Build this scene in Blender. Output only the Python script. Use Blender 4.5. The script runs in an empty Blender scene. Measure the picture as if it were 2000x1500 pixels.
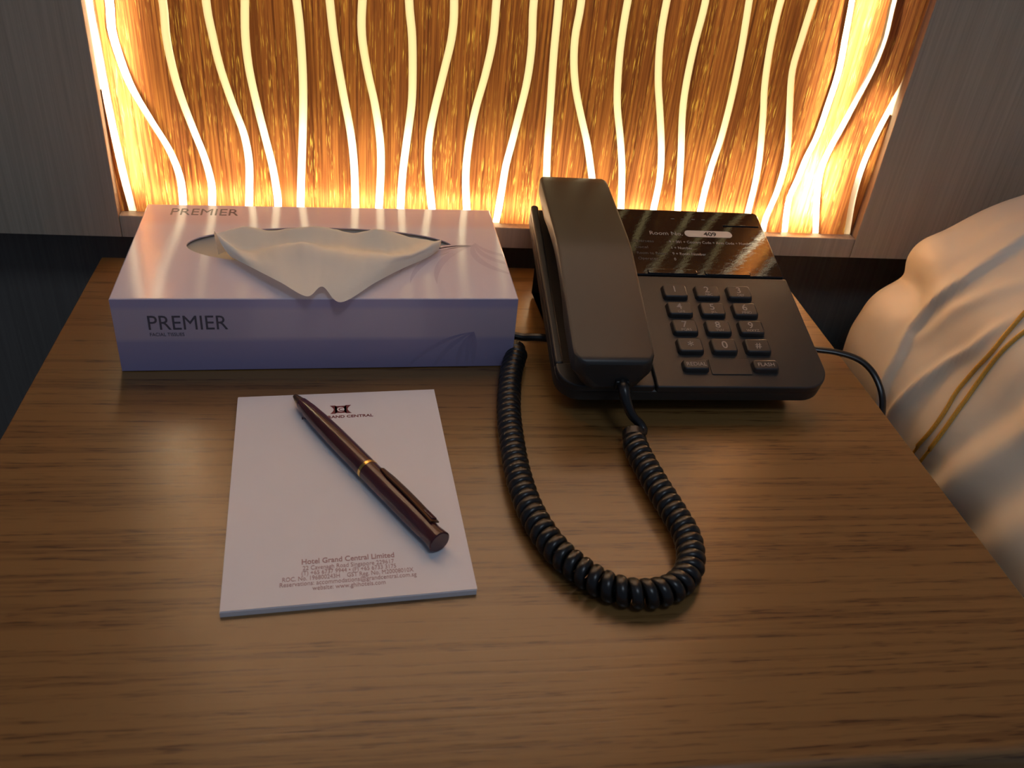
import bpy, bmesh, math, random
from mathutils import Vector, Matrix
random.seed(7)
sc = bpy.context.scene
col = sc.collection
mm = 0.001

# ------------------------------------------------------------------ camera
# table top is z = 0, x runs along the wall, y towards it; metres
def set_camera():
    a, b, c = 0.601774, 0.108803, 0.180541          # pitch down, roll, yaw
    fw = Vector((math.sin(c) * math.cos(a), math.cos(c) * math.cos(a), -math.sin(a)))
    r = fw.cross(Vector((0, 0, 1))).normalized()
    u = r.cross(fw)
    r2 = math.cos(b) * r + math.sin(b) * u
    u2 = -math.sin(b) * r + math.cos(b) * u
    cd = bpy.data.cameras.new('camera')
    cd.sensor_width = 36.0
    cd.lens = 36.0 * 1743.65 / 2000.0
    cd.clip_start = 0.01
    cd.dof.use_dof = True; cd.dof.focus_distance = 0.50; cd.dof.aperture_fstop = 18.0
    cam = bpy.data.objects.new('camera', cd)
    m = Matrix((r2, u2, -fw)).transposed().to_4x4()
    m.translation = Vector((0, 0, 0.289))
    cam.matrix_world = m
    col.objects.link(cam)
    sc.camera = cam
set_camera()

# ------------------------------------------------------------------ world, lights, exposure
w = bpy.data.worlds.new('room_ambience')
sc.world = w
w.use_nodes = True
w.node_tree.nodes['Background'].inputs[0].default_value = (0.55, 0.66, 0.92, 1)
w.node_tree.nodes['Background'].inputs[1].default_value = 0.13

def area(name, loc, rot, sx, sy, power, colr, spread=180):
    l = bpy.data.lights.new(name, 'AREA')
    l.shape = 'RECTANGLE'; l.size = sx; l.size_y = sy
    l.energy = power; l.color = colr; l.spread = math.radians(spread)
    o = bpy.data.objects.new(name, l)
    o.location = loc; o.rotation_euler = rot
    col.objects.link(o)
    return o

# ceiling lamp of the room, behind the camera
area('ceiling_lamp_light', (0.25, -0.55, 1.75), (math.radians(-18), 0, 0), 0.5, 0.5, 6.2, (0.72, 0.85, 1.0))

vs = sc.view_settings
vs.view_transform = 'Standard'; vs.look = 'None'
vs.exposure = 0.0; vs.gamma = 1.0; vs.use_curve_mapping = False
sc.cycles.use_denoising = True
sc.cycles.max_bounces = 8

# ------------------------------------------------------------------ materials
def new_mat(name):
    m = bpy.data.materials.new(name); m.use_nodes = True
    nt = m.node_tree
    return m, nt, nt.nodes['Principled BSDF'], nt.nodes['Material Output']

def plain(name, rgb, rough=0.5, metal=0.0, spec=0.5, coat=0.0, noise=0.0, nscale=200, bump=0.0, bscale=600):
    m, nt, p, out = new_mat(name)
    p.inputs['Base Color'].default_value = (*rgb, 1)
    p.inputs['Roughness'].default_value = rough
    p.inputs['Metallic'].default_value = metal
    p.inputs['Specular IOR Level'].default_value = spec
    p.inputs['Coat Weight'].default_value = coat
    p.inputs['Coat Roughness'].default_value = 0.1
    tc = nt.nodes.new('ShaderNodeTexCoord')
    n = nt.nodes.new('ShaderNodeTexNoise'); n.inputs['Scale'].default_value = nscale
    nt.links.new(tc.outputs['Object'], n.inputs['Vector'])
    mr = nt.nodes.new('ShaderNodeMix'); mr.data_type = 'RGBA'
    mr.inputs['A'].default_value = (*[c * (1 - noise) for c in rgb], 1)
    mr.inputs['B'].default_value = (*[min(1, c * (1 + noise)) for c in rgb], 1)
    nt.links.new(n.outputs['Fac'], mr.inputs['Factor'])
    nt.links.new(mr.outputs['Result'], p.inputs['Base Color'])
    if bump:
        n2 = nt.nodes.new('ShaderNodeTexNoise'); n2.inputs['Scale'].default_value = bscale
        nt.links.new(tc.outputs['Object'], n2.inputs['Vector'])
        b = nt.nodes.new('ShaderNodeBump'); b.inputs['Strength'].default_value = bump
        b.inputs['Distance'].default_value = 0.001
        nt.links.new(n2.outputs['Fac'], b.inputs['Height'])
        nt.links.new(b.outputs['Normal'], p.inputs['Normal'])
    return m

def ramp(nt, stops):
    r = nt.nodes.new('ShaderNodeValToRGB')
    el = r.color_ramp.elements
    while len(el) < len(stops): el.new(0.5)
    for e, (pos, c) in zip(el, stops):
        e.position = pos; e.color = (*c, 1) if len(c) == 3 else c
    return r

def grain_coords(nt, scale, distort=0.0):
    tc = nt.nodes.new('ShaderNodeTexCoord')
    mp = nt.nodes.new('ShaderNodeMapping'); mp.inputs['Scale'].default_value = scale
    nt.links.new(tc.outputs['Object'], mp.inputs['Vector'])
    return mp

def noise(nt, scale, sc_=1.0, detail=4, rough=0.55, dist=0.0):
    mp = grain_coords(nt, scale)
    n = nt.nodes.new('ShaderNodeTexNoise')
    n.inputs['Scale'].default_value = sc_; n.inputs['Detail'].default_value = detail
    n.inputs['Roughness'].default_value = rough; n.inputs['Distortion'].default_value = dist
    nt.links.new(mp.outputs['Vector'], n.inputs['Vector'])
    return n

def mixc(nt, fac, a, b, blend='MIX'):
    m = nt.nodes.new('ShaderNodeMix'); m.data_type = 'RGBA'; m.blend_type = blend
    for sock, v in (('Factor', fac), ('A', a), ('B', b)):
        if isinstance(v, (int, float)): m.inputs[sock].default_value = v
        elif isinstance(v, tuple): m.inputs[sock].default_value = (*v, 1)
        else: nt.links.new(v, m.inputs[sock])
    return m.outputs['Result']

# oak, grain along x
def oak_mat():
    m, nt, p, out = new_mat('oak_veneer')
    broad = noise(nt, (1.3, 16, 16), 1, 3, 0.5, 0.6)
    band = noise(nt, (5.0, 270, 270), 1, 3, 0.55, 0.25)
    pores = noise(nt, (60, 800, 800), 1, 2, 0.5, 0.1)
    c0 = ramp(nt, [(0.25, (0.195, 0.100, 0.030)), (0.75, (0.245, 0.132, 0.042))])
    nt.links.new(broad.outputs['Fac'], c0.inputs['Fac'])
    cb = ramp(nt, [(0.36, (0.62, 0.55, 0.48)), (0.50, (1, 1, 1))])
    nt.links.new(band.outputs['Fac'], cb.inputs['Fac'])
    base = mixc(nt, 0.8, c0.outputs['Color'], cb.outputs['Color'], 'MULTIPLY')
    # dashes: pores only where the grain lines run
    pr = ramp(nt, [(0.36, (0.45, 0.36, 0.28)), (0.46, (1, 1, 1))])
    nt.links.new(pores.outputs['Fac'], pr.inputs['Fac'])
    gate = ramp(nt, [(0.40, (1, 1, 1)), (0.56, (0, 0, 0))])
    nt.links.new(band.outputs['Fac'], gate.inputs['Fac'])
    g2 = nt.nodes.new('ShaderNodeRGBToBW'); nt.links.new(gate.outputs['Color'], g2.inputs[0])
    base2 = mixc(nt, g2.outputs[0], base, mixc(nt, 1.0, base, pr.outputs['Color'], 'MULTIPLY'))
    nt.links.new(base2, p.inputs['Base Color'])
    p.inputs['Roughness'].default_value = 0.29
    p.inputs['Specular IOR Level'].default_value = 0.7
    bp = nt.nodes.new('ShaderNodeBump'); bp.inputs['Strength'].default_value = 0.25; bp.inputs['Distance'].default_value = 0.0004
    nt.links.new(band.outputs['Fac'], bp.inputs['Height'])
    nt.links.new(bp.outputs['Normal'], p.inputs['Normal'])
    return m

# dark wall laminate, grain along z
def laminate_mat(name, a, b, rough=0.5):
    m, nt, p, out = new_mat(name)
    n = noise(nt, (420, 420, 9), 1, 4, 0.6, 0.3)
    r = ramp(nt, [(0.3, a), (0.7, b)])
    nt.links.new(n.outputs['Fac'], r.inputs['Fac'])
    nt.links.new(r.outputs['Color'], p.inputs['Base Color'])
    p.inputs['Roughness'].default_value = rough
    p.inputs['Specular IOR Level'].default_value = 0.35
    return m

# thin wood veneer that lets the lamp behind it shine through
def lit_veneer_mat():
    m, nt, p, out = new_mat('translucent_wood_veneer')
    nt.nodes.remove(p)
    broad = noise(nt, (95, 95, 3.2), 1, 3, 0.55, 0.5)
    fine = noise(nt, (620, 620, 9), 1, 4, 0.65, 0.3)
    pores = noise(nt, (1900, 1900, 85), 1, 2, 0.5, 0.15)
    clump = noise(nt, (170, 170, 16), 1, 2, 0.5, 0.3)
    c0 = ramp(nt, [(0.32, (0.085, 0.027, 0.010)), (0.48, (0.215, 0.074, 0.024)), (0.68, (0.40, 0.165, 0.042))])
    nt.links.new(fine.outputs['Fac'], c0.inputs['Fac'])
    cb = ramp(nt, [(0.35, (0.55, 0.5, 0.45)), (0.65, (1, 1, 1))])
    nt.links.new(broad.outputs['Fac'], cb.inputs['Fac'])
    t = mixc(nt, 0.8, c0.outputs['Color'], cb.outputs['Color'], 'MULTIPLY')
    pr = ramp(nt, [(0.57, (0, 0, 0)), (0.69, (1, 1, 1))])
    nt.links.new(pores.outputs['Fac'], pr.inputs['Fac'])
    g = nt.nodes.new('ShaderNodeRGBToBW'); nt.links.new(pr.outputs['Color'], g.inputs[0])
    cl = ramp(nt, [(0.42, (0.05, 0.05, 0.05)), (0.60, (1, 1, 1))])
    nt.links.new(clump.outputs['Fac'], cl.inputs['Fac'])
    gm = nt.nodes.new('ShaderNodeMath'); gm.operation = 'MULTIPLY'
    nt.links.new(g.outputs[0], gm.inputs[0]); nt.links.new(cl.outputs['Color'], gm.inputs[1])
    t2 = mixc(nt, gm.outputs[0], t, (0.70, 0.46, 0.10))
    tr = nt.nodes.new('ShaderNodeBsdfTranslucent'); nt.links.new(t2, tr.inputs['Color'])
    df = nt.nodes.new('ShaderNodeBsdfDiffuse')
    nt.links.new(mixc(nt, 0.5, t, (0.30, 0.17, 0.10)), df.inputs['Color'])
    mx = nt.nodes.new('ShaderNodeMixShader'); mx.inputs[0].default_value = 0.6
    nt.links.new(df.outputs[0], mx.inputs[1]); nt.links.new(tr.outputs[0], mx.inputs[2])
    nt.links.new(mx.outputs[0], out.inputs['Surface'])
    return m

def light_strip_mat():
    m, nt, p, out = new_mat('glowing_opal_strip')
    nt.nodes.remove(p)
    em = nt.nodes.new('ShaderNodeEmission')
    em.inputs['Color'].default_value = (1.0, 0.78, 0.36, 1); em.inputs['Strength'].default_value = 0.12
    tr = nt.nodes.new('ShaderNodeBsdfTranslucent'); tr.inputs['Color'].default_value = (0.62, 0.59, 0.52, 1)
    ad = nt.nodes.new('ShaderNodeAddShader')
    nt.links.new(em.outputs[0], ad.inputs[0]); nt.links.new(tr.outputs[0], ad.inputs[1])
    nt.links.new(ad.outputs[0], out.inputs['Surface'])
    return m

def tissue_mat():
    m, nt, p, out = new_mat('tissue_paper')
    p.inputs['Base Color'].default_value = (0.97, 0.95, 0.84, 1); p.inputs['Roughness'].default_value = 0.9
    p.inputs['Specular IOR Level'].default_value = 0.1
    n = noise(nt, (60, 350, 350), 1, 4, 0.6)
    bp = nt.nodes.new('ShaderNodeBump'); bp.inputs['Strength'].default_value = 0.15; bp.inputs['Distance'].default_value = 0.001
    nt.links.new(n.outputs['Fac'], bp.inputs['Height']); nt.links.new(bp.outputs['Normal'], p.inputs['Normal'])
    tr = nt.nodes.new('ShaderNodeBsdfTranslucent'); tr.inputs['Color'].default_value = (0.95, 0.93, 0.88, 1)
    mx = nt.nodes.new('ShaderNodeMixShader'); mx.inputs[0].default_value = 0.25
    nt.links.new(p.outputs[0], mx.inputs[1]); nt.links.new(tr.outputs[0], mx.inputs[2])
    nt.links.new(mx.outputs[0], out.inputs['Surface'])
    return m

# coated carton, lavender print in soft bands by height
def carton_mat():
    m, nt, p, out = new_mat('lavender_carton')
    tc = nt.nodes.new('ShaderNodeTexCoord')
    sp = nt.nodes.new('ShaderNodeSeparateXYZ'); nt.links.new(tc.outputs['Object'], sp.inputs[0])
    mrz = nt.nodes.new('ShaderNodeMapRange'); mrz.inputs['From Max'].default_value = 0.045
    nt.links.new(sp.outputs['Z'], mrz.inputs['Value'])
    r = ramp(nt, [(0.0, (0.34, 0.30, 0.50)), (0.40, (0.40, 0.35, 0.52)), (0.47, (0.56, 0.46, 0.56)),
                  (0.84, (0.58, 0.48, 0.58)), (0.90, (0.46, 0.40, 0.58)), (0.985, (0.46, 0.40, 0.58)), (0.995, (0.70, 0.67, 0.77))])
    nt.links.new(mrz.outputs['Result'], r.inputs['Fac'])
    # the back strip of the top print is pinker
    mry = nt.nodes.new('ShaderNodeMapRange'); mry.inputs['From Min'].default_value = 0.028; mry.inputs['From Max'].default_value = 0.036
    nt.links.new(sp.outputs['Y'], mry.inputs['Value'])
    c = mixc(nt, mry.outputs['Result'], r.outputs['Color'], (0.72, 0.60, 0.66))
    nt.links.new(c, p.inputs['Base Color'])
    p.inputs['Roughness'].default_value = 0.13; p.inputs['Specular IOR Level'].default_value = 0.5
    n = noise(nt, (900, 900, 900), 1, 2)
    bp = nt.nodes.new('ShaderNodeBump'); bp.inputs['Strength'].default_value = 0.06; bp.inputs['Distance'].default_value = 0.0005
    nt.links.new(n.outputs['Fac'], bp.inputs['Height']); nt.links.new(bp.outputs['Normal'], p.inputs['Normal'])
    return m

def gloss_film_mat():
    m, nt, p, out = new_mat('glossy_black_film')
    p.inputs['Base Color'].default_value = (0.012, 0.011, 0.011, 1)
    p.inputs['Roughness'].default_value = 0.045; p.inputs['Specular IOR Level'].default_value = 0.5
    n = noise(nt, (260, 420, 420), 1, 3, 0.7, 0.4)
    bp = nt.nodes.new('ShaderNodeBump'); bp.inputs['Strength'].default_value = 0.10; bp.inputs['Distance'].default_value = 0.0004
    nt.links.new(n.outputs['Fac'], bp.inputs['Height']); nt.links.new(bp.outputs['Normal'], p.inputs['Normal'])
    return m

def satin_mat():
    m, nt, p, out = new_mat('cream_satin')
    p.inputs['Base Color'].default_value = (0.76, 0.72, 0.59, 1); p.inputs['Roughness'].default_value = 0.5
    p.inputs['Sheen Weight'].default_value = 0.25
    n = noise(nt, (1500, 1500, 1500), 1, 2)
    bp = nt.nodes.new('ShaderNodeBump'); bp.inputs['Strength'].default_value = 0.08; bp.inputs['Distance'].default_value = 0.0004
    nt.links.new(n.outputs['Fac'], bp.inputs['Height']); nt.links.new(bp.outputs['Normal'], p.inputs['Normal'])
    return m

M = dict(
    oak=oak_mat(),
    wall=laminate_mat('walnut_laminate', (0.43, 0.345, 0.250), (0.56, 0.455, 0.335)),
    lower=laminate_mat('dark_lower_wall', (0.135, 0.122, 0.105), (0.175, 0.160, 0.140), 0.7),
    veneer=lit_veneer_mat(), strip=light_strip_mat(), tissue=tissue_mat(), carton=carton_mat(),
    gloss=gloss_film_mat(), satin=satin_mat(),
    carpet=plain('brown_carpet', (0.10, 0.075, 0.055), 0.95, noise=0.3, nscale=90, bump=0.5, bscale=900),
    black=plain('matte_black_plastic', (0.026, 0.025, 0.023), 0.42, spec=0.5, noise=0.1, bump=0.05, bscale=2500),
    handset=plain('satin_black_plastic', (0.026, 0.025, 0.023), 0.40, spec=0.5, noise=0.05, bump=0.04, bscale=2500),
    key=plain('key_plastic', (0.026, 0.025, 0.024), 0.42, noise=0.1),
    cord=plain('cord_rubber', (0.010, 0.010, 0.010), 0.30, noise=0.1),
    rubber=plain('rubber_foot', (0.02, 0.02, 0.02), 0.8),
    legend=plain('grey_key_print', (0.30, 0.285, 0.26), 0.6),
    faceprint=plain('pale_face_print', (0.42, 0.40, 0.36), 0.6),
    faintprint=plain('faint_face_print', (0.10, 0.095, 0.09), 0.6),
    pill=plain('white_label', (0.70, 0.66, 0.58), 0.5),
    ink=plain('dark_ink', (0.02, 0.02, 0.02), 0.6),
    cartonink=plain('grey_carton_ink', (0.115, 0.10, 0.125), 0.4),
    swirl=plain('lavender_swirl_print', (0.60, 0.56, 0.68), 0.2),
    swirl2=plain('violet_swirl_print', (0.33, 0.29, 0.46), 0.3),
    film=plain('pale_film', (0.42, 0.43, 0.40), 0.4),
    paper=plain('notepad_paper', (0.80, 0.78, 0.80), 0.75, spec=0.2, noise=0.02, nscale=60),
    redink=plain('maroon_ink', (0.17, 0.03, 0.035), 0.7),
    redtext=plain('brown_red_text_ink', (0.40, 0.23, 0.23), 0.7),
    maroon=plain('maroon_lacquer', (0.060, 0.013, 0.018), 0.25, spec=0.5, coat=0.3),
    gold=plain('gold_metal', (0.85, 0.58, 0.18), 0.22, metal=1.0),
    bronze=plain('bronze_tip', (0.30, 0.20, 0.10), 0.35, metal=1.0),
    clip=plain('dark_bronze_clip', (0.11, 0.055, 0.030), 0.38, metal=0.8),
    goldcord=plain('gold_piping', (0.62, 0.36, 0.055), 0.5, noise=0.25, nscale=900),
    mattress=plain('white_mattress_cloth', (0.62, 0.58, 0.52), 0.8, noise=0.05),
    bedbase=plain('dark_bed_base', (0.06, 0.045, 0.035), 0.7),
    metal=plain('steel_knob', (0.5, 0.5, 0.5), 0.3, metal=1.0),
)

# ------------------------------------------------------------------ mesh helpers
def mesh_obj(name, verts, faces, mat, parent=None, loc=(0, 0, 0), rot=(0, 0, 0), smooth=True, angle=35):
    me = bpy.data.meshes.new(name)
    me.from_pydata([tuple(v) for v in verts], [], faces)
    me.validate()
    bm = bmesh.new(); bm.from_mesh(me)
    bmesh.ops.recalc_face_normals(bm, faces=bm.faces) if mat not in ('veneer', 'strip') else None
    if smooth:
        for f in bm.faces: f.smooth = len(f.verts) <= 6
        lim = math.radians(angle)
        for e in bm.edges:
            if len(e.link_faces) == 2 and e.calc_face_angle(0) > lim: e.smooth = False
    bm.to_mesh(me); bm.free()
    me.materials.append(M[mat])
    o = bpy.data.objects.new(name, me)
    col.objects.link(o)
    o.location = loc; o.rotation_euler = rot
    if parent: o.parent = parent
    return o

def empty(name, loc=(0, 0, 0), rot=(0, 0, 0)):
    o = bpy.data.objects.new(name, None); col.objects.link(o)
    o.empty_display_size = 0.05
    o.location = loc; o.rotation_euler = rot
    return o

def tag(o, label=None, cat=None, group=None, kind=None):
    if label: o['label'] = label
    if cat: o['category'] = cat
    if group: o['group'] = group
    if kind: o['kind'] = kind
    return o

def share(src, name, parent, loc, rot=(0, 0, 0)):
    o = bpy.data.objects.new(name, src.data); col.objects.link(o)
    o.location = loc; o.rotation_euler = rot; o.parent = parent
    return o

def loft(rings, cap0=True, cap1=True, closed=True):
    n = len(rings[0]); V = [p for r in rings for p in r]; F = []
    for i in range(len(rings) - 1):
        for j in range(n if closed else n - 1):
            k = (j + 1) % n
            F.append((i * n + j, i * n + k, (i + 1) * n + k, (i + 1) * n + j))
    if cap0: F.append(tuple(range(n))[::-1])
    if cap1: F.append(tuple((len(rings) - 1) * n + j for j in range(n)))
    return V, F

def fillet(pts, radii, seg=6):
    out = []
    n = len(pts)
    for i in range(n):
        p = Vector(pts[i]); a = (Vector(pts[i - 1]) - p); b = (Vector(pts[(i + 1) % n]) - p)
        r = radii[i] if isinstance(radii, (list, tuple)) else radii
        if r <= 0: out.append((p.x, p.y)); continue
        a.normalize(); b.normalize()
        ang = a.angle(b); d = r / math.tan(ang / 2)
        c = p + (a + b).normalized() * (r / math.sin(ang / 2))
        s = p + a * d - c; e = p + b * d - c
        a0 = math.atan2(s.y, s.x); a1 = math.atan2(e.y, e.x)
        da = (a1 - a0 + math.pi) % (2 * math.pi) - math.pi
        for k in range(seg + 1):
            t = a0 + da * k / seg
            out.append((c.x + r * math.cos(t), c.y + r * math.sin(t)))
    return out

def inset(poly, d):
    n = len(poly); out = []
    area2 = sum(poly[i][0] * poly[(i + 1) % n][1] - poly[(i + 1) % n][0] * poly[i][1] for i in range(n))
    sg = 1 if area2 > 0 else -1
    for i in range(n):
        p0 = Vector(poly[i - 1]); p = Vector(poly[i]); p1 = Vector(poly[(i + 1) % n])
        e0 = (p - p0); e1 = (p1 - p)
        e0 = e0.normalized() if e0.length > 1e-9 else e1.normalized()
        e1 = e1.normalized() if e1.length > 1e-9 else e0
        nn = Vector((-e0.y - e1.y, e0.x + e1.x)) * sg
        nn.normalize()
        c = max(0.4, nn.dot(Vector((-e0.y, e0.x)) * sg))
        q = p + nn * (d / c)
        out.append((q.x, q.y))
    return out

def plate(poly, h0, h1, bev):
    """flat slab of a 2-D outline with a rounded upper edge"""
    rings = [[(x, y, h0) for x, y in poly], [(x, y, h1 - bev) for x, y in poly]]
    for k in (1, 2, 3):
        t = k / 3 * math.pi / 2
        rings.append([(x, y, h1 - bev + bev * math.sin(t)) for x, y in inset(poly, bev * (1 - math.cos(t)))])
    return loft(rings)

def rect(x0, x1, y0, y1): return [(x0, y0), (x1, y0), (x1, y1), (x0, y1)]

def box_vf(x0, x1, y0, y1, z0, z1, bev=0.0):
    if bev <= 0:
        V = [(x, y, z) for z in (z0, z1) for x, y in rect(x0, x1, y0, y1)]
        return V, [(3, 2, 1, 0), (4, 5, 6, 7), (0, 1, 5, 4), (1, 2, 6, 5), (2, 3, 7, 6), (3, 0, 4, 7)]
    return plate(fillet(rect(x0, x1, y0, y1), bev, 4), z0, z1, bev)

def catmull(P, t):
    """P list of tuples, t in 0..len-1"""
    n = len(P); i = min(int(t), n - 2); f = t - i
    p0 = Vector(P[max(i - 1, 0)]); p1 = Vector(P[i]); p2 = Vector(P[i + 1]); p3 = Vector(P[min(i + 2, n - 1)])
    return 0.5 * (2 * p1 + (p2 - p0) * f + (2 * p0 - 5 * p1 + 4 * p2 - p3) * f * f + (3 * p1 - p0 - 3 * p2 + p3) * f ** 3)

def resample(P, step):
    dense = [catmull(P, k / 40) for k in range(40 * (len(P) - 1) + 1)]
    out = [dense[0]]; acc = 0.0; nxt = step
    for a, b in zip(dense, dense[1:]):
        L = (b - a).length
        while L > 0 and acc + L >= nxt:
            out.append(a + (b - a) * ((nxt - acc) / L)); nxt += step
        acc += L
    if (out[-1] - dense[-1]).length > step * 0.3: out.append(dense[-1])
    return out

def frames(path):
    T = []
    for i in range(len(path)):
        a = path[max(i - 1, 0)]; b = path[min(i + 1, len(path) - 1)]
        T.append((b - a).normalized())
    up = Vector((0, 0, 1)) if abs(T[0].z) < 0.9 else Vector((1, 0, 0))
    N = [(up - T[0] * up.dot(T[0])).normalized()]
    for i in range(1, len(path)):
        v = N[-1] - T[i] * N[-1].dot(T[i]); N.append(v.normalized())
    return T, N, [t.cross(n) for t, n in zip(T, N)]

def tube(path, r, n=10, flat=1.0, caps=True):
    T, N, B = frames(path); rings = []
    for i, p in enumerate(path):
        rr = r(i / (len(path) - 1)) if callable(r) else r
        rings.append([tuple(p + N[i] * (rr * flat * math.cos(2 * math.pi * k / n)) + B[i] * (rr * math.sin(2 * math.pi * k / n))) for k in range(n)])
    return loft(rings, caps, caps)

def lathe_x(profile, n=28):
    """profile (x, r) revolved about the x axis"""
    rings = [[(x, r * math.cos(2 * math.pi * k / n), r * math.sin(2 * math.pi * k / n)) for k in range(n)] for x, r in profile]
    return loft(rings)

def text(name, body, size, mat, parent, loc, rot=(0, 0, 0), width=None, align='LEFT', thick=0.00004, spacing=1.0, bold=0.0, height_scale=1.0):
    cu = bpy.data.curves.new(name, 'FONT')
    cu.body = body; cu.size = size; cu.align_x = align; cu.extrude = thick; cu.space_character = spacing
    cu.offset = bold; cu.resolution_u = 3
    t = bpy.data.objects.new(name + '_tmp', cu); col.objects.link(t)
    dg = bpy.context.evaluated_depsgraph_get()
    me = bpy.data.meshes.new_from_object(t.evaluated_get(dg))
    bpy.data.objects.remove(t); bpy.data.curves.remove(cu)
    xs = [v.co.x for v in me.vertices]
    if width and xs:
        k = width / (max(xs) - min(xs))
        for v in me.vertices: v.co.x *= k; v.co.y *= height_scale
    me.materials.clear(); me.materials.append(M[mat])
    me.name = name
    o = bpy.data.objects.new(name, me); col.objects.link(o)
    o.location = loc; o.rotation_euler = rot; o.parent = parent
    return o

# ------------------------------------------------------------------ the setting
FLOOR = -0.55
YW = 0.560           # front of the wall boards
YP = 0.567           # face of the lit veneer, set back in its opening
V, F = box_vf(-1.6, 2.2, -1.8, 0.60, FLOOR - 0.05, FLOOR)
tag(mesh_obj('floor', V, F, 'carpet', smooth=False), 'brown carpet floor under the nightstand', kind='structure')
V, F = box_vf(-1.6, 2.2, 0.590, 0.66, FLOOR, 2.0)
wall = tag(mesh_obj('wall_back', V, F, 'lower', smooth=False), 'dark wall behind the nightstand', kind='structure')
XL, XR, ZB, ZT = -0.1665, 0.3440, 0.0290, 0.80
def board(x0, x1, z0, z1):
    V, F = box_vf(x0, x1, YW, 0.590, z0, z1, 0.0006)
    return mesh_obj('wall_board', V, F, 'wall', wall)
board(-1.6, XL - 0.0003, 0.014, 2.0)
board(XR + 0.0004, 2.2, 0.014, 2.0)
board(XL, XR, 0.0140, ZB)
board(XL, XR, ZT, 2.0)


# --------------------------------------------------- back-lit wooden wall lamp
STRIPS = [
[(-164.5,158.6),(-164.0,129.4),(-163.6,102.9),(-162.8,79.8),(-161.6,55.5),(-159.4,29.7),(-159.3,26.0)],
[(-153.6,159.3),(-154.8,142.7),(-152.0,123.3),(-148.1,108.4),(-140.2,90.3),(-131.5,71.7),(-127.1,53.9),(-127.2,36.3),(-128.1,26.1)],
[(-124.2,161.2),(-124.7,141.4),(-123.4,123.8),(-120.5,105.8),(-115.2,85.0),(-110.5,67.6),(-107.9,49.8),(-109.0,34.8),(-109.8,26.0)],
[(-100.0,162.8),(-98.2,143.0),(-95.5,124.4),(-90.0,102.1),(-84.9,84.2),(-83.1,66.5),(-84.2,48.3),(-85.5,35.0),(-86.5,26.1)],
[(-78.1,164.3),(-79.4,144.2),(-78.7,125.4),(-75.9,105.1),(-71.9,82.5),(-68.6,63.7),(-66.6,42.6),(-66.7,35.7),(-66.5,26.1)],
[(-48.7,166.2),(-47.4,148.2),(-46.9,125.1),(-47.5,103.0),(-49.4,74.1),(-50.8,55.7),(-52.0,36.2),(-52.4,26.2)],
[(-29.6,167.4),(-27.2,142.3),(-22.8,113.3),(-18.4,87.4),(-16.4,63.5),(-16.0,36.1),(-15.8,26.4)],
[(-10.6,168.7),(-11.0,148.3),(-7.7,127.3),(-3.3,107.6),(0.1,84.6),(0.8,64.2),(-0.4,36.7),(-1.0,26.5)],
[(16.7,170.4),(19.0,150.2),(19.9,128.9),(19.8,108.8),(17.4,85.4),(15.0,60.9),(14.1,36.5),(13.9,26.7)],
[(43.4,172.2),(43.2,151.6),(39.2,129.9),(34.7,107.3),(31.8,88.5),(31.5,71.6),(33.2,53.1),(35.5,37.3),(37.3,26.7)],
[(68.8,173.8),(68.4,151.1),(65.2,129.2),(60.8,108.6),(58.1,89.7),(56.9,70.2),(57.5,54.0),(59.2,37.8),(60.6,26.8)],
[(91.4,175.3),(92.8,149.5),(92.1,127.5),(89.0,105.4),(86.0,86.2),(83.3,70.3),(82.2,55.0),(80.6,35.2),(79.5,27.4)],
[(106.6,176.3),(107.2,144.8),(108.8,111.1),(109.9,87.4),(111.3,69.0),(115.1,28.7)],
[(120.4,177.2),(119.4,156.3),(120.6,140.2),(124.1,123.5),(129.8,106.5),(136.4,88.6),(141.3,71.4),(146.1,52.8),(150.5,28.0)],
[(149.2,179.1),(149.0,152.9),(150.6,130.8),(153.1,113.4),(158.6,92.1),(163.1,71.2),(166.9,43.7),(168.9,26.6)],
[(173.6,180.7),(173.9,156.5),(177.2,132.2),(182.0,112.6),(187.8,87.5),(190.8,65.8),(190.5,41.9),(190.4,26.6)],
[(198.1,182.3),(196.5,154.4),(196.3,129.7),(197.9,110.0),(203.1,79.2),(208.4,42.5),(210.8,26.8)],
[(225.9,184.1),(228.1,151.9),(228.8,122.1),(227.9,95.4),(225.5,72.5),(224.8,43.2),(225.4,26.5)],
[(246.3,185.4),(246.7,158.7),(249.5,132.6),(253.6,112.8),(258.5,84.2),(260.2,64.9),(260.5,42.5),(262.1,27.0)],
[(267.6,186.8),(266.3,163.1),(265.8,142.8),(270.6,119.5),(275.7,97.7),(278.4,79.9),(277.8,58.8),(274.8,39.5),(275.8,27.0)],
[(293.1,188.5),(295.5,167.0),(297.8,144.6),(297.1,122.3),(295.8,101.1),(292.5,85.7),(290.7,70.0),(288.4,53.8),(292.2,28.8)],
[(320.2,190.3),(322.0,166.4),(320.1,145.8),(315.5,125.7),(311.2,106.9),(307.7,93.0),(305.7,77.4),(308.7,57.3),(316.5,27.6)],
[(350.0,152.0),(345.5,138.0),(340.6,117.0),(337.2,98.0),(335.6,81.3),(335.9,63.8),(337.3,50.1),(341.0,27.6)],
]
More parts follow.
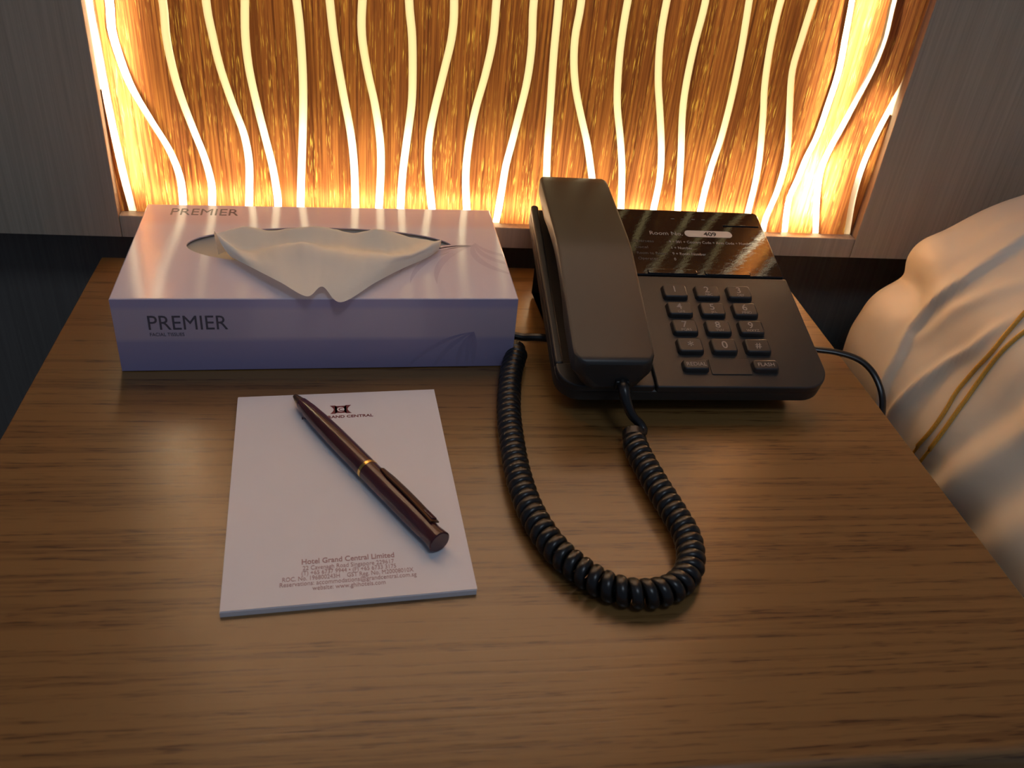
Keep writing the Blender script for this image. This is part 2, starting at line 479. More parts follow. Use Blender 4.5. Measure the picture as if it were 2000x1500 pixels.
def build_lamp():
    root = empty('backlit_wood_lamp', ((XL + XR) / 2, YP, ZB))
    tag(root, 'backlit wooden wall lamp panel with wavy glowing vertical strips', 'wall lamp')
    ox, oz = (XL + XR) / 2, ZB
    HW = 0.00255
    NZ = 150
    zs = [ZB - 0.004 + (ZT - ZB + 0.004) * k / NZ for k in range(NZ + 1)]
    curves = []
    for si, pts in enumerate(STRIPS):
        P = [(x * mm, z * mm) for x, z in pts][::-1]           # upwards
        x1, z1 = P[-1]
        if si == len(STRIPS) - 1:
            P += [(0.360, 0.17), (0.362, 0.30), (0.362, ZT)]
        else:
            slope = (P[-1][0] - P[-2][0]) / (P[-1][1] - P[-2][1])
            ph = si * 1.7
            for q in range(1, 18):
                z = z1 + q * 0.04
                P.append((x1 + slope * 0.02 * (1 - math.exp(-q * 2)) + 0.004 * (math.sin(ph + q * 0.9) - math.sin(ph)), z))
        dense = [catmull(P, k / 12) for k in range(12 * (len(P) - 1) + 1)]
        xsv = []
        j = 0
        for z in zs:
            while j < len(dense) - 2 and dense[j + 1][1] < z: j += 1
            a, b = dense[j], dense[j + 1]
            f = (z - a[1]) / (b[1] - a[1]) if b[1] != a[1] else 0
            f = max(0.0, min(1.0, f)) if j < len(dense) - 2 else min(1.0, max(0.0, f))
            xsv.append(a[0] + (b[0] - a[0]) * f)
        curves.append(xsv)
    lo, hi = XL, XR
    L = [[min(max(x - HW, lo), hi) for x in c] for c in curves]
    R = [[min(max(x + HW, lo), hi) for x in c] for c in curves]
    for i in range(len(curves) - 1):                            # never let neighbours cross
        for k in range(NZ + 1):
            if R[i][k] > L[i + 1][k] - 0.0006:
                mid = (R[i][k] + L[i + 1][k]) / 2
                R[i][k] = mid - 0.0003; L[i + 1][k] = mid + 0.0003
    strip_d, ven_d = 0.0010, 0.0022
    for i in range(len(curves)):
        ks = [k for k in range(NZ + 1) if R[i][k] - L[i][k] > 1e-5]
        if ks[-1] < NZ: ks.append(ks[-1] + 1)
        V = []; Fc = []
        for k in ks:
            V += [(L[i][k] - ox, strip_d, zs[k] - oz), (R[i][k] - ox, strip_d, zs[k] - oz)]
        for q in range(len(ks) - 1): Fc.append((2 * q, 2 * q + 1, 2 * q + 3, 2 * q + 2))
        mesh_obj('light_strip', V, Fc, 'strip', root, smooth=False)
    bounds = [([lo] * (NZ + 1), L[0])] + [(R[i], L[i + 1]) for i in range(len(curves) - 1)] + [(R[-1], [hi] * (NZ + 1))]
    for a, b in bounds:
        runs = []
        for k in range(NZ + 1):
            if b[k] - a[k] > 2e-4:
                if runs and runs[-1][-1] == k - 1: runs[-1].append(k)
                else: runs.append([k])
        for ks in runs:
            if len(ks) < 3: continue
            V = []; Fc = []
            for k in ks:
                z = zs[k] - oz
                V += [(a[k] - ox, ven_d, z), (a[k] - ox, 0, z), (b[k] - ox, 0, z), (b[k] - ox, ven_d, z)]
            for q in range(len(ks) - 1):
                for c in range(3): Fc.append((4 * q + c, 4 * q + c + 1, 4 * q + c + 5, 4 * q + c + 4))
            mesh_obj('veneer_slat', V, Fc, 'veneer', root, smooth=False)
    # the lamp's own light: LEDs behind the veneer, with glow and fill lights added
    warm = (1.0, 0.86, 0.62)
    face = (math.radians(-90), 0, 0)                            # shines towards -y
    yl = YP + 0.0100
    def box_light(name, x, z, sx, sz, p):
        o = area(name, (x, yl, z), (math.radians(90), 0, 0), sx, sz, p, warm)
        o.rotation_euler = (math.radians(-90), 0, 0) if False else (math.radians(90), 0, math.radians(180))
        return o
    box_light('led_row_glow_light', (-0.150 + 0.318) / 2, 0.0415, 0.465, 0.004, 0.52)
    cavity_glow = box_light('led_row_glow_light', (-0.150 + 0.318) / 2, 0.0620, 0.465, 0.050, 0.42)  # added sheet standing in for LED light bounced off the box's back
    cavity_glow.location.y = YP + 0.020
    box_light('led_and_fill_spot_light', 0.3350, 0.105, 0.010, 0.055, 0.035)  # no LED of its own: fill added to brighten the rightmost strip
    box_light('led_column_light', -0.1545, 0.415, 0.004, 0.74, 1.7)
    box_light('led_column_light', 0.3030, 0.415, 0.004, 0.74, 2.3)
    ub = box_light('back_light', 0.075, 0.505, 0.43, 0.55, 7.6)
    ub.location.y = YP + 0.016; ub.data.color = (1.0, 0.93, 0.80)
    box_light('led_and_fill_spot_light', 0.3020, 0.066, 0.016, 0.040, 0.36)
    bl = box_light('back_light', 0.070, 0.155, 0.43, 0.225, 0.56)
    bl.location.y = YP + 0.016; bl.data.color = (1.0, 0.80, 0.38)
build_lamp()

# ------------------------------------------------------------------ nightstand
TX0, TX1, TY0, TY1 = -0.1812, 0.2916, 0.1705, 0.5570
ns = tag(empty('nightstand', (0.0552, 0.3668, FLOOR)), 'oak nightstand with the phone, tissue box and notepad on top', 'nightstand')
def ns_part(name, V, F, mat, **k):
    return mesh_obj(name, [(x - 0.0552, y - 0.3668, z - FLOOR) for x, y, z in V], F, mat, ns, **k)
def top_slab():
    prof = [(TY1, 0.0)]
    r = 0.005
    prof = []
    for k in range(7):
        t = math.pi / 2 * k / 6
        prof.append((TY0 + r - r * math.sin(t), -r + r * math.cos(t)))
    prof += [(TY0, -0.024), (TY0 + 0.002, -0.026), (TY1, -0.026), (TY1, 0.0)]
    xs = [(TX0, 0.0006), (TX0 + 0.0006, 0), (TX1 - 0.0006, 0), (TX1, 0.0006)]
    rings = []
    for x, ins in xs:
        rings.append([(x, y + (ins if y < 0.3 else -ins), z - ins if z > -0.01 else z + ins) for y, z in prof])
    return loft(rings)
V, F = top_slab(); ns_part('table_top', V, F, 'oak')
for x0, x1 in ((TX0 + 0.004, TX0 + 0.022), (TX1 - 0.022, TX1 - 0.004)):
    V, F = box_vf(x0, x1, TY0 + 0.02, TY1, FLOOR, -0.026); ns_part('side_panel', V, F, 'oak', smooth=False)
V, F = box_vf(TX0 + 0.022, TX1 - 0.022, TY1 - 0.012, TY1 - 0.002, FLOOR + 0.05, -0.026); ns_part('back_panel', V, F, 'oak', smooth=False)
V, F = box_vf(TX0 + 0.022, TX1 - 0.022, TY0 + 0.02, TY1 - 0.012, FLOOR + 0.05, FLOOR + 0.068); ns_part('bottom_panel', V, F, 'oak', smooth=False)
for z0, z1 in ((-0.25, -0.03), (-0.475, -0.255)):
    V, F = box_vf(TX0 + 0.024, TX1 - 0.024, TY0 + 0.006, TY0 + 0.024, z0, z1, 0.001)
    d = ns_part('drawer', V, F, 'oak')
    V, F = box_vf(0.055 - 0.0552 - 0.05, 0.055 - 0.0552 + 0.05, TY0 - 0.006 - 0.3668, TY0 + 0.006 - 0.3668, (z0 + z1) / 2 - FLOOR - 0.006, (z0 + z1) / 2 - FLOOR + 0.006, 0.002)
    mesh_obj('handle', V, F, 'metal', d)

# ------------------------------------------------------------------ tissue box
BX, BY, BROT = -0.0328, 0.4872, math.radians(2.35)
BW, BD, BH = 0.2155, 0.1190, 0.0450
def build_tissue_box():
    root = tag(empty('tissue_box', (BX, BY, 0.0006), (0, 0, BROT)), 'lavender cardboard tissue box lettered PREMIER with a tissue pulled out', 'tissue box')
    hw, hd = BW / 2, BD / 2
    ecx, ecy, ea, eb = 0.0, 0.0040, 0.0775, 0.0250
    # outline of the carton sampled so that it pairs with the oval of the opening
    N = 96
    def rect_pt(t):
        c, s = math.cos(t), math.sin(t)
        k = min(hw / abs(c) if abs(c) > 1e-9 else 9, hd / abs(s) if abs(s) > 1e-9 else 9)
        return (c * k, s * k)
    ca = math.atan2(hd, hw)
    angs = []
    for a0, a1, n in ((-ca, ca, 18), (ca, math.pi - ca, 30), (math.pi - ca, math.pi + ca, 18), (math.pi + ca, 2 * math.pi - ca, 30)):
        angs += [a0 + (a1 - a0) * k / n for k in range(n)]
    outer = [rect_pt(t) for t in angs]
    def oval(p, k=1.0):
        t = math.atan2(p[1] / hd, p[0] / hw)
        return (ecx + ea * k * math.cos(t), ecy + eb * k * math.sin(t))
    def bulge(p, z):
        # the short ends of the carton bow outwards a little between the folds
        x, y = p
        if abs(abs(x) - hw) < 1e-6:
            e = 1 - (y / hd) ** 2
            x += math.copysign(0.0030 * e * math.sin(math.pi * z / BH), x)
        return (x, y, z)
    rings = [[bulge(p, BH * k / 8 if k < 8 else BH - 0.0004) for p in outer] for k in range(9)]
    rings.append([(x, y, BH) for x, y in inset(outer, 0.0005)])
    rings.append([(*oval(p), BH) for p in outer])
    rings.append([(*oval(p, 0.999), BH - 0.0008) for p in outer])
    V, F = loft(rings, True, False)
    mesh_obj('carton', V, F, 'carton', root, angle=25)
    # pale film and the stack of tissues inside the opening
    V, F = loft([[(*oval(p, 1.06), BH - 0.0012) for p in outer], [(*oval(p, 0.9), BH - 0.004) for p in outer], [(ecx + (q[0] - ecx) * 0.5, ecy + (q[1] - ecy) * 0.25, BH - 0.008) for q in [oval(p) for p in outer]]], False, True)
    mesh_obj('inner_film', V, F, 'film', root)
    # print
    fr = (math.radians(90), 0, 0)
    text('brand_print', 'PREMIER', 0.0128, 'cartonink', root, (-0.0912, -hd - 0.00008, 0.0262), fr, width=0.0405, height_scale=0.98)
    text('tagline_print', 'FACIAL TISSUES', 0.003, 'cartonink', root, (-0.0905, -hd - 0.00008, 0.0222), fr, width=0.0175)
    text('brand_print', 'PREMIER', 0.0135, 'cartonink', root, (-0.0930, hd - 0.0150, BH + 0.00006), (0, 0, 0), width=0.040)
    # petal shaped swirls
    def petals(name, mat, to3, cx, cy, lst):
        V = []; Fc = []
        for a0, length, bend, wid in lst:
            n = 14; b = len(V)
            for k in range(n + 1):
                t = k / n; a = a0 + bend * t; r = length * t
                wv = wid * math.sin(math.pi * min(1, t * 1.02)) ** 0.8 * 0.5
                x = cx + r * math.cos(a); y = cy + r * math.sin(a)
                nx, ny = -math.sin(a + bend * t), math.cos(a + bend * t)
                V += [to3(min(hw - 0.0008, x + nx * wv), y + ny * wv), to3(min(hw - 0.0008, x - nx * wv), y - ny * wv)]
            for k in range(n): Fc.append((b + 2 * k, b + 2 * k + 1, b + 2 * k + 3, b + 2 * k + 2))
        mesh_obj(name, V, Fc, mat, root, smooth=False)
    petals('swirl_print', 'swirl', lambda x, y: (x, y, BH + 0.00005), 0.090, 0.006,
           [(-3.30, 0.046, 0.62, 0.0035), (-3.10, 0.060, 0.62, 0.0045), (-2.90, 0.064, 0.62, 0.0045), (-2.66, 0.056, 0.60, 0.0045)])
    petals('swirl_print', 'swirl', lambda x, y: (x, y, BH + 0.00005), 0.092, 0.010,
           [(-2.05, 0.050, 1.00, 0.0045), (-1.72, 0.044, 0.95, 0.004), (-1.35, 0.034, 0.8, 0.0035)])
    petals('swirl_print', 'swirl2', lambda x, z: (x, -hd - 0.00006, max(0.0012, z)), 0.084, 0.0235,
           [(-2.95, 0.050, 0.42, 0.0022), (-2.70, 0.038, 0.45, 0.0026), (-2.30, 0.026, 0.4, 0.003), (-1.90, 0.022, 0.2, 0.003), (-1.45, 0.022, -0.1, 0.003)])
    return root
build_tissue_box()

def build_tissue():
    cols = [
     [(-91,477,45),(-92,476,58),(-91.5,474,60),(-90.5,472,61),(-86,467,55),(-82,465,50)],
     [(-79,492,44),(-78.5,487,58),(-77,477,49),(-74,465.5,53),(-71,456,53.5),(-67.5,448,52)],
     [(-62,499,44),(-62,493,54),(-60,480,50),(-58,464,57),(-55,447,56),(-51.5,431,53)],
     [(-46,500,44),(-46,489,58.5),(-45,478,53),(-42.5,462,61),(-40,443,56),(-37.5,420.5,51)],
     [(-30,501,44),(-30,494,56),(-29,480,52),(-27,458,60),(-29,443,55),(-30,430.5,51.5)],
     [(-17,501,44),(-17,495,53),(-15,480,50),(-12,454.7,58.5),(-16,438,54.5),(-20,421,47.5)],
     [(-1,500,44),(-1,493,56.5),(2,481,48.5),(4,459,57),(1,447,55),(-2,439,50)],
     [(10,503,44),(10,500,51),(13,485,48),(17,466,55),(15,462,52.5),(13,458,49)],
     [(24,500,44),(24,498,49),(28,490,50),(34,483,54),(32,478,52),(28,474,48.3)],
     [(37,493,44.5),(37,492,50),(37,490,51.5),(36.5,489,53),(36,487,50.5),(35.5,485,48.3)],
    ]
    NU, NV = 90, 44
    org = Vector((-0.030, 0.460, 0.045))
    colsd = [[catmull(c, v * (len(c) - 1) / NV) for v in range(NV + 1)] for c in cols]
    V = []
    for u in range(NU + 1):
        for v in range(NV + 1):
            P = [c[v] for c in colsd]
            p = catmull(P, u * (len(P) - 1) / NU)
            t = v / NV
            q = Vector(p) * mm
            wob = math.sin(u * 0.55 + v * 0.10) * 0.35 + math.sin(u * 0.23 - v * 0.22 + 1.0) * 0.5 + math.sin(u * 1.3 + 0.6 * math.sin(v * 0.3)) * 0.14
            q.z += wob * 0.001 * math.sin(math.pi * min(1, t * 0.95 + 0.05)) ** 0.7 * 0.9
            V.append(tuple(q - org))
    W = NV + 1
    F = [(u * W + v, (u + 1) * W + v, (u + 1) * W + v + 1, u * W + v + 1) for u in range(NU) for v in range(NV)]
    o = mesh_obj('tissue_sheet', V, F, 'tissue', None, org, angle=80)
    tag(o, 'white tissue sheet flopping out of the tissue box opening', 'tissue')
build_tissue()

# ------------------------------------------------------------------ notepad and pen
NPW, NPL, NPH = 0.1040, 0.1465, 0.0030
NROT = math.atan2(8.1, 103.6)
NC = (-0.01595, 0.3268)
def build_notepad():
    root = tag(empty('notepad', (NC[0], NC[1], 0), (0, 0, NROT)), 'white notepad with hotel letterhead lying in front of the tissue box', 'notepad')
    hw, hl = NPW / 2, NPL / 2
    # loose sheets: block and slightly shifted top leaf
    V, F = box_vf(-hw, hw, -hl, hl, 0, NPH - 0.0004); mesh_obj('sheet_block', V, F, 'paper', root, smooth=False)
    V, F = box_vf(-hw + 0.0002, hw + 0.0003, -hl + 0.0003, hl + 0.0002, NPH - 0.0003, NPH); mesh_obj('top_sheet', V, F, 'paper', root, smooth=False)
    z = NPH + 0.00006
    def L(x, y):                                               # world mm -> pad coordinates
        dx, dy = x * mm - NC[0], y * mm - NC[1]
        c, s = math.cos(-NROT), math.sin(-NROT)
        return dx * c - dy * s, dx * s + dy * c
    # emblem: H with flared arms and a ring holding a C
    ex, ey = L(-19.6, 385.3)
    lg = empty('emblem', (ex, ey, z)); lg.parent = root
    a = 0.0056; b = 0.0036
    def arm(sx):
        n = 10; pts = []
        for k in range(n + 1):                                  # outer concave edge
            t = -1 + 2 * k / n
            pts.append((sx * (0.0036 + 0.0020 * abs(t) ** 1.6), b * t))
        for k in range(n + 1):                                  # inner edge
            t = 1 - 2 * k / n
            pts.append((sx * (0.0014 + 0.0014 * abs(t) ** 2.2), b * t))
        return [(x, y, 0) for x, y in pts]
    Vv = []; Fv = []
    for sx in (-1, 1):
        p = arm(sx); n = len(p); o = len(Vv); Vv += p
        h = n // 2
        for k in range(h - 1): Fv.append((o + k, o + k + 1, o + n - 2 - k, o + n - 1 - k))
    o = len(Vv); Vv += [(-0.0030, -0.0031, 0), (0.0030, -0.0031, 0), (0.0030, 0.0031, 0), (-0.0030, 0.0031, 0)]; Fv.append((o, o + 1, o + 2, o + 3))
    me = mesh_obj('emblem_arms', Vv, Fv, 'redink', lg, smooth=False)
    n = 24
    Vr = [(0.0019 * math.cos(2 * math.pi * k / n), 0.0019 * math.sin(2 * math.pi * k / n), 0.00003) for k in range(n)]
    mesh_obj('emblem_disc', Vr, [tuple(range(n))], 'paper', lg, smooth=False)
    text('emblem_letter', 'C', 0.0034, 'redink', lg, (0, -0.0012, 0.00005), align='CENTER', bold=0.0001)
    tx, ty = L(-2.6, 379.3)
    text('hotel_name_print', 'HOTEL GRAND CENTRAL', 0.0030, 'redink', root, (tx, ty, z), align='RIGHT', width=0.0365, bold=0.00008)
    lines = [('Hotel Grand Central Limited', -32.0, 274.6, 39.2, 0.0042, 0.00006), ('22 Cavenagh Road Singapore 229617', -31.2, 271.2, 38.4, 0.0034, 0),
             ('(T) +65 6737 9944 \u2022 (F) +65 6733 3175', -31.6, 268.3, 39.6, 0.0034, 0), ('ROC. No. 196800243H    GST Reg. No. M20008010X', -39.2, 264.8, 54.6, 0.0034, 0),
             ('Reservations: accommodations@grandcentral.com.sg', -40.0, 261.9, 56.6, 0.0034, 0), ('website: www.ghihotels.com', -26.4, 260.0, 30.0, 0.0034, 0)]
    for body, x, y, wd, sz, bo in lines:
        px, py = L(x, y)
        text('address_print', body, sz, 'redtext', root, (px, py, z), width=wd * mm, bold=bo)
build_notepad()

def build_pen():
    a = Vector((-0.0435, 0.3900)); b = Vector((0.0270, 0.2805))
    d = b - a; Lp = d.length
    R = 0.0052
    root = tag(empty('ballpoint_pen', (a.x, a.y, NPH + 0.0002 + R), (0, 0, math.atan2(d.y, d.x))), 'maroon ballpoint pen with gold ring lying across the notepad', 'pen')
    def prt(name, prof, mat):
        V, F = lathe_x(prof); return mesh_obj(name, V, F, mat, root, angle=40)
    prt('tip', [(0.0, 0.0006), (0.0004, 0.0012), (0.003, 0.0019), (0.0075, 0.0027), (0.0078, 0.0028)], 'bronze')
    prt('lower_barrel', [(0.0076, 0.0024), (0.0077, 0.0030), (0.016, 0.0040), (0.028, 0.0047), (0.042, 0.0051), (0.060, R), (0.0708, R)], 'maroon')
    prt('ring', [(0.0708, 0.0049), (0.0709, 0.00535), (0.0726, 0.00535), (0.0727, 0.0049)], 'gold')
    prt('upper_barrel', [(0.0727, 0.0049), (0.0728, R), (0.110, R), (0.120, 0.0050), (Lp - 0.006, 0.0048), (Lp - 0.0025, 0.0052), (Lp - 0.0004, 0.0054), (Lp, 0.0048)], 'maroon')
    # clip along the upper barrel: rooted near the end cap, rounded tongue towards the ring
    rings = []
    tilt = math.radians(32)
    ct, st = math.cos(tilt), math.sin(tilt)
    for k in range(13):
        t = k / 12
        x = 0.0795 + (Lp - 0.008 - 0.0795) * t
        h = R + 0.0005 + 0.0005 * math.sin(math.pi * t) - 0.0003 * t
        wd = 0.0025 * (0.55 + 0.45 * min(1, t * 6)) + 0.0002 * t
        th = 0.0005
        sec = []
        for yy, zz in ((-wd, h - th), (wd, h - th), (wd, h + th * 0.4), (wd * 0.6, h + th), (-wd * 0.6, h + th), (-wd, h + th * 0.4)):
            sec.append((x, -(yy * ct - zz * st), yy * st + zz * ct))
        rings.append(sec)
    V, F = loft(rings); mesh_obj('clip', V, F, 'clip', root)
    V, F = box_vf(Lp - 0.016, Lp - 0.009, -0.0016, 0.0016, R - 0.0008, R + 0.0014, 0.0004)
    V = [(x, -(y * ct - z * st), y * st + z * ct) for x, y, z in V]
    mesh_obj('clip_mount', V, F, 'maroon', root)
build_pen()

# ------------------------------------------------------------------ telephone
PO = Vector((0.172, 0.450, 0.0))
TH = math.atan2(0.040, 0.140)
PA = Vector((0, 0.385, 0.022))
SD = Vector((0, math.cos(TH), math.sin(TH))); SN = Vector((0, -math.sin(TH), math.cos(TH)))
def build_phone():
    root = tag(empty('desk_telephone', PO), 'black push-button desk telephone with glossy room number panel', 'telephone')
    rot = (TH, 0, 0)
    def at(x, s, h=0.0): return Vector((x, 0, 0)) + PA + SD * s + SN * h - PO
    def W(x, s, h): p = at(x, s, h); return (p.x, p.y, p.z)
    hb = -0.0040
    out = fillet([(0.0950, -0.0035), (0.2515, -0.0035), (0.2470, 0.1460), (0.0950, 0.1460)], [0.014, 0.015, 0.005, 0.005], 8)
    r = []
    r.append([W(x, s, hb) for x, s in inset(out, 0.0012)])
    r.append([W(x, s, hb - 0.0004) for x, s in inset(out, 0.0003)])
    top = [W(x, s, hb - 0.0014) for x, s in out]; r.append(top)
    r.append([W(x, s, -0.0112) for x, s in out])
    r.append([W(x, s, -0.0140) for x, s in inset(out, 0.0022)])
    r.append([W(x, s, -0.0152) for x, s in inset(out, 0.009)])
    lowr = [W(x, s, -0.0152) for x, s in inset(out, 0.014)]
    r.append(lowr)
    r.append([(x, y, 0.0030) for x, y, z in lowr])
    V, F = loft(r); mesh_obj('base', V, F, 'black', root, angle=30)
    for x, y in ((0.118, 0.412), (0.226, 0.412), (0.118, 0.500), (0.226, 0.500)):
        n = 16
        V, F = loft([[(x + 0.005 * math.cos(2 * math.pi * k / n) - PO.x, y + 0.005 * math.sin(2 * math.pi * k / n) - PO.y, z) for k in range(n)] for z in (0.0, 0.0032)])
        mesh_obj('rubber_foot', V, F, 'rubber', root)
    def slab(name, poly, h0, h1, bev, mat, parent=root):
        V, F = plate(poly, h0, h1, bev); return mesh_obj(name, V, F, mat, parent, at(0, 0, 0), rot, angle=40)
    # keypad deck and cradle
    slab('keypad_deck', fillet([(0.1494, -0.0035), (0.2512, -0.0035), (0.2490, 0.0832), (0.1494, 0.0832)], [0.0016, 0.0146, 0.0016, 0.0016], 8), hb, 0.0, 0.0010, 'black')
    slab('cradle_lip', fillet([(0.0953, -0.0032), (0.1486, -0.0032), (0.1486, 0.0135), (0.0953, 0.0135)], [0.0136, 0.0016, 0.0016, 0.0016], 8), hb, 0.0, 0.0010, 'black')
    slab('cradle_rim', fillet([(0.0953, 0.0130), (0.1000, 0.0130), (0.1000, 0.1455), (0.0953, 0.1455)], 0.0020, 4), hb, 0.0, 0.0012, 'handset')
    slab('cradle_wall', fillet([(0.1462, 0.0130), (0.1488, 0.0130), (0.1488, 0.1445), (0.1462, 0.1445)], 0.0011, 4), hb, 0.0, 0.0006, 'black')
    # glossy face panel with its film tabs and print
    fp = slab('face_panel', fillet([(0.1494, 0.0838), (0.2478, 0.0838), (0.2462, 0.1445), (0.1494, 0.1445)], [0.0012, 0.0012, 0.003, 0.003], 5), hb, 0.0004, 0.0007, 'gloss')
    for x0, x1 in ((0.1610, 0.1920), (0.1970, 0.2262)):
        V, F = plate(fillet(rect(x0, x1, 0.0842, 0.0885), 0.0012, 4), 0.0004, 0.0011, 0.0005)
        mesh_obj('film_tab', V, F, 'gloss', fp)
    V, F = plate(fillet(rect(0.2195, 0.2440, 0.1300, 0.1313), 0.0005, 3), 0.0004, 0.0010, 0.0004)
    mesh_obj('film_edge', V, F, 'gloss', fp)
    zt = 0.00046
    V, F = plate(fillet(rect(0.1920, 0.2235, 0.1190, 0.1250), 0.0028, 6), 0.0004, 0.0005, 0.00004)
    pill = mesh_obj('room_label', V, F, 'pill', fp)
    text('room_number', '409', 0.0050, 'ink', fp, (0.2045, 0.1202, 0.00056), width=0.0085, bold=0.0001)
    text('panel_print', 'Room No.', 0.0048, 'faceprint', fp, (0.1685, 0.1200, zt), width=0.0215)
    text('panel_print', '\u2022 \u2022 \u2022 \u2022 \u2022', 0.0040, 'faintprint', fp, (0.1850, 0.1345, zt), width=0.030)
    for s, lead, num in ((0.1128, 'Overseas', '9 + 001 + Country Code + Area Code + Number'), (0.1072, 'Local', '1 + Number'), (0.1018, 'Room to Room', '9 + Room Number'), (0.0968, 'Operator', '0')):
        text('panel_print', lead, 0.0032, 'faintprint', fp, (0.1570, s, zt), width=0.0016 * len(lead))
        wdt = {0.1128: 0.0553, 0.1072: 0.0135, 0.1018: 0.0215}.get(s, 0.0012)
        text('panel_print', num, 0.0032, 'faceprint', fp, (0.1800, s, zt), width=wdt)
    # message strip between the two function keys
    slab('message_strip', fillet(rect(0.1826, 0.2065, 0.0055, 0.0168), 0.0008, 3), 0.0, 0.0005, 0.0003, 'black')
    # keys
    kw, kh, kt = 0.0072, 0.0051, 0.0030
    def key_vf(hx, hy):
        rings = [[(x, y, -0.0003) for x, y in fillet(rect(-hx - 0.0006, hx + 0.0006, -hy - 0.0006, hy + 0.0006), 0.0022, 4)]]
        base = fillet(rect(-hx, hx, -hy, hy), 0.0018, 4)
        rings.append([(x, y, kt - 0.0008) for x, y in base])
        rings.append([(x, y, kt - 0.0002) for x, y in inset(base, 0.0003)])
        rings.append([(x, y, kt) for x, y in inset(base, 0.0010)])
        return loft(rings)
    proto = None
    rows = [('1', '2', '3'), ('4', '5', '6'), ('7', '8', '9'), ('*', '0', '#')]
    letters = {'2': 'ABC', '3': 'DEF', '4': 'GHI', '5': 'JKL', '6': 'MNO', '7': 'PQRS', '8': 'TUV', '9': 'WXYZ'}
    for ri, rw in enumerate(rows):
        for ci, ch in enumerate(rw):
            loc = at(0.1738 + 0.0200 * ci, 0.0681 - 0.01425 * ri, 0.0)
            if proto is None:
                V, F = key_vf(kw, kh); k = mesh_obj('key', V, F, 'key', root, loc, rot, angle=50); proto = k
            else:
                k = share(proto, 'key', root, loc, rot)
            if ch in '*#':
                text('key_digit', ch, 0.0085 if ch == '*' else 0.006, 'legend', k, (0, -0.0038 if ch == '*' else -0.0022, kt + 0.00005), align='CENTER', bold=0.00005)
            elif ch == '0':
                text('key_digit', ch, 0.0075, 'legend', k, (0, -0.0026, kt + 0.00005), align='CENTER', bold=0.00005)
            else:
                text('key_digit', ch, 0.0068, 'legend', k, (-0.0004, -0.0012, kt + 0.00005), align='CENTER', bold=0.00005)
                if ch in letters:
                    text('key_letters', letters[ch], 0.0026, 'legend', k, (0, -0.0039, kt + 0.00005), align='CENTER')
    fk = None
    for x, wd in ((0.1739, 'REDIAL'), (0.2146, 'FLASH')):
        if fk is None:
            V, F = key_vf(kw, 0.0036); k = mesh_obj('function_key', V, F, 'key', root, at(x, 0.0109, 0), rot, angle=50); fk = k
        else: k = share(fk, 'function_key', root, at(x, 0.0109, 0), rot)
        text('key_word', wd, 0.0036, 'legend', k, (0, -0.0013, kt + 0.00005), align='CENTER', bold=0.00003)
    # line cord leaving on the right and dropping behind the nightstand edge
    P = [(0.2445, 0.452, 0.0105), (0.256, 0.447, 0.009), (0.266, 0.4425, 0.0085), (0.282, 0.4365, 0.0095), (0.2945, 0.428, 0.0085), (0.3005, 0.416, 0.003), (0.3025, 0.405, -0.008), (0.302, 0.398, -0.03), (0.3035, 0.398, -0.08), (0.304, 0.400, -0.20)]
    path = resample([tuple(Vector(p) - Vector((0.2470, 0.452, 0))) for p in P], 0.003)
    V, F = tube(path, 0.0023, 10, 0.8)
    tag(mesh_obj('line_cord', V, F, 'cord', None, (0.2470, 0.452, 0)), 'black line cord running from the phone over the nightstand edge', 'cord')
build_phone()

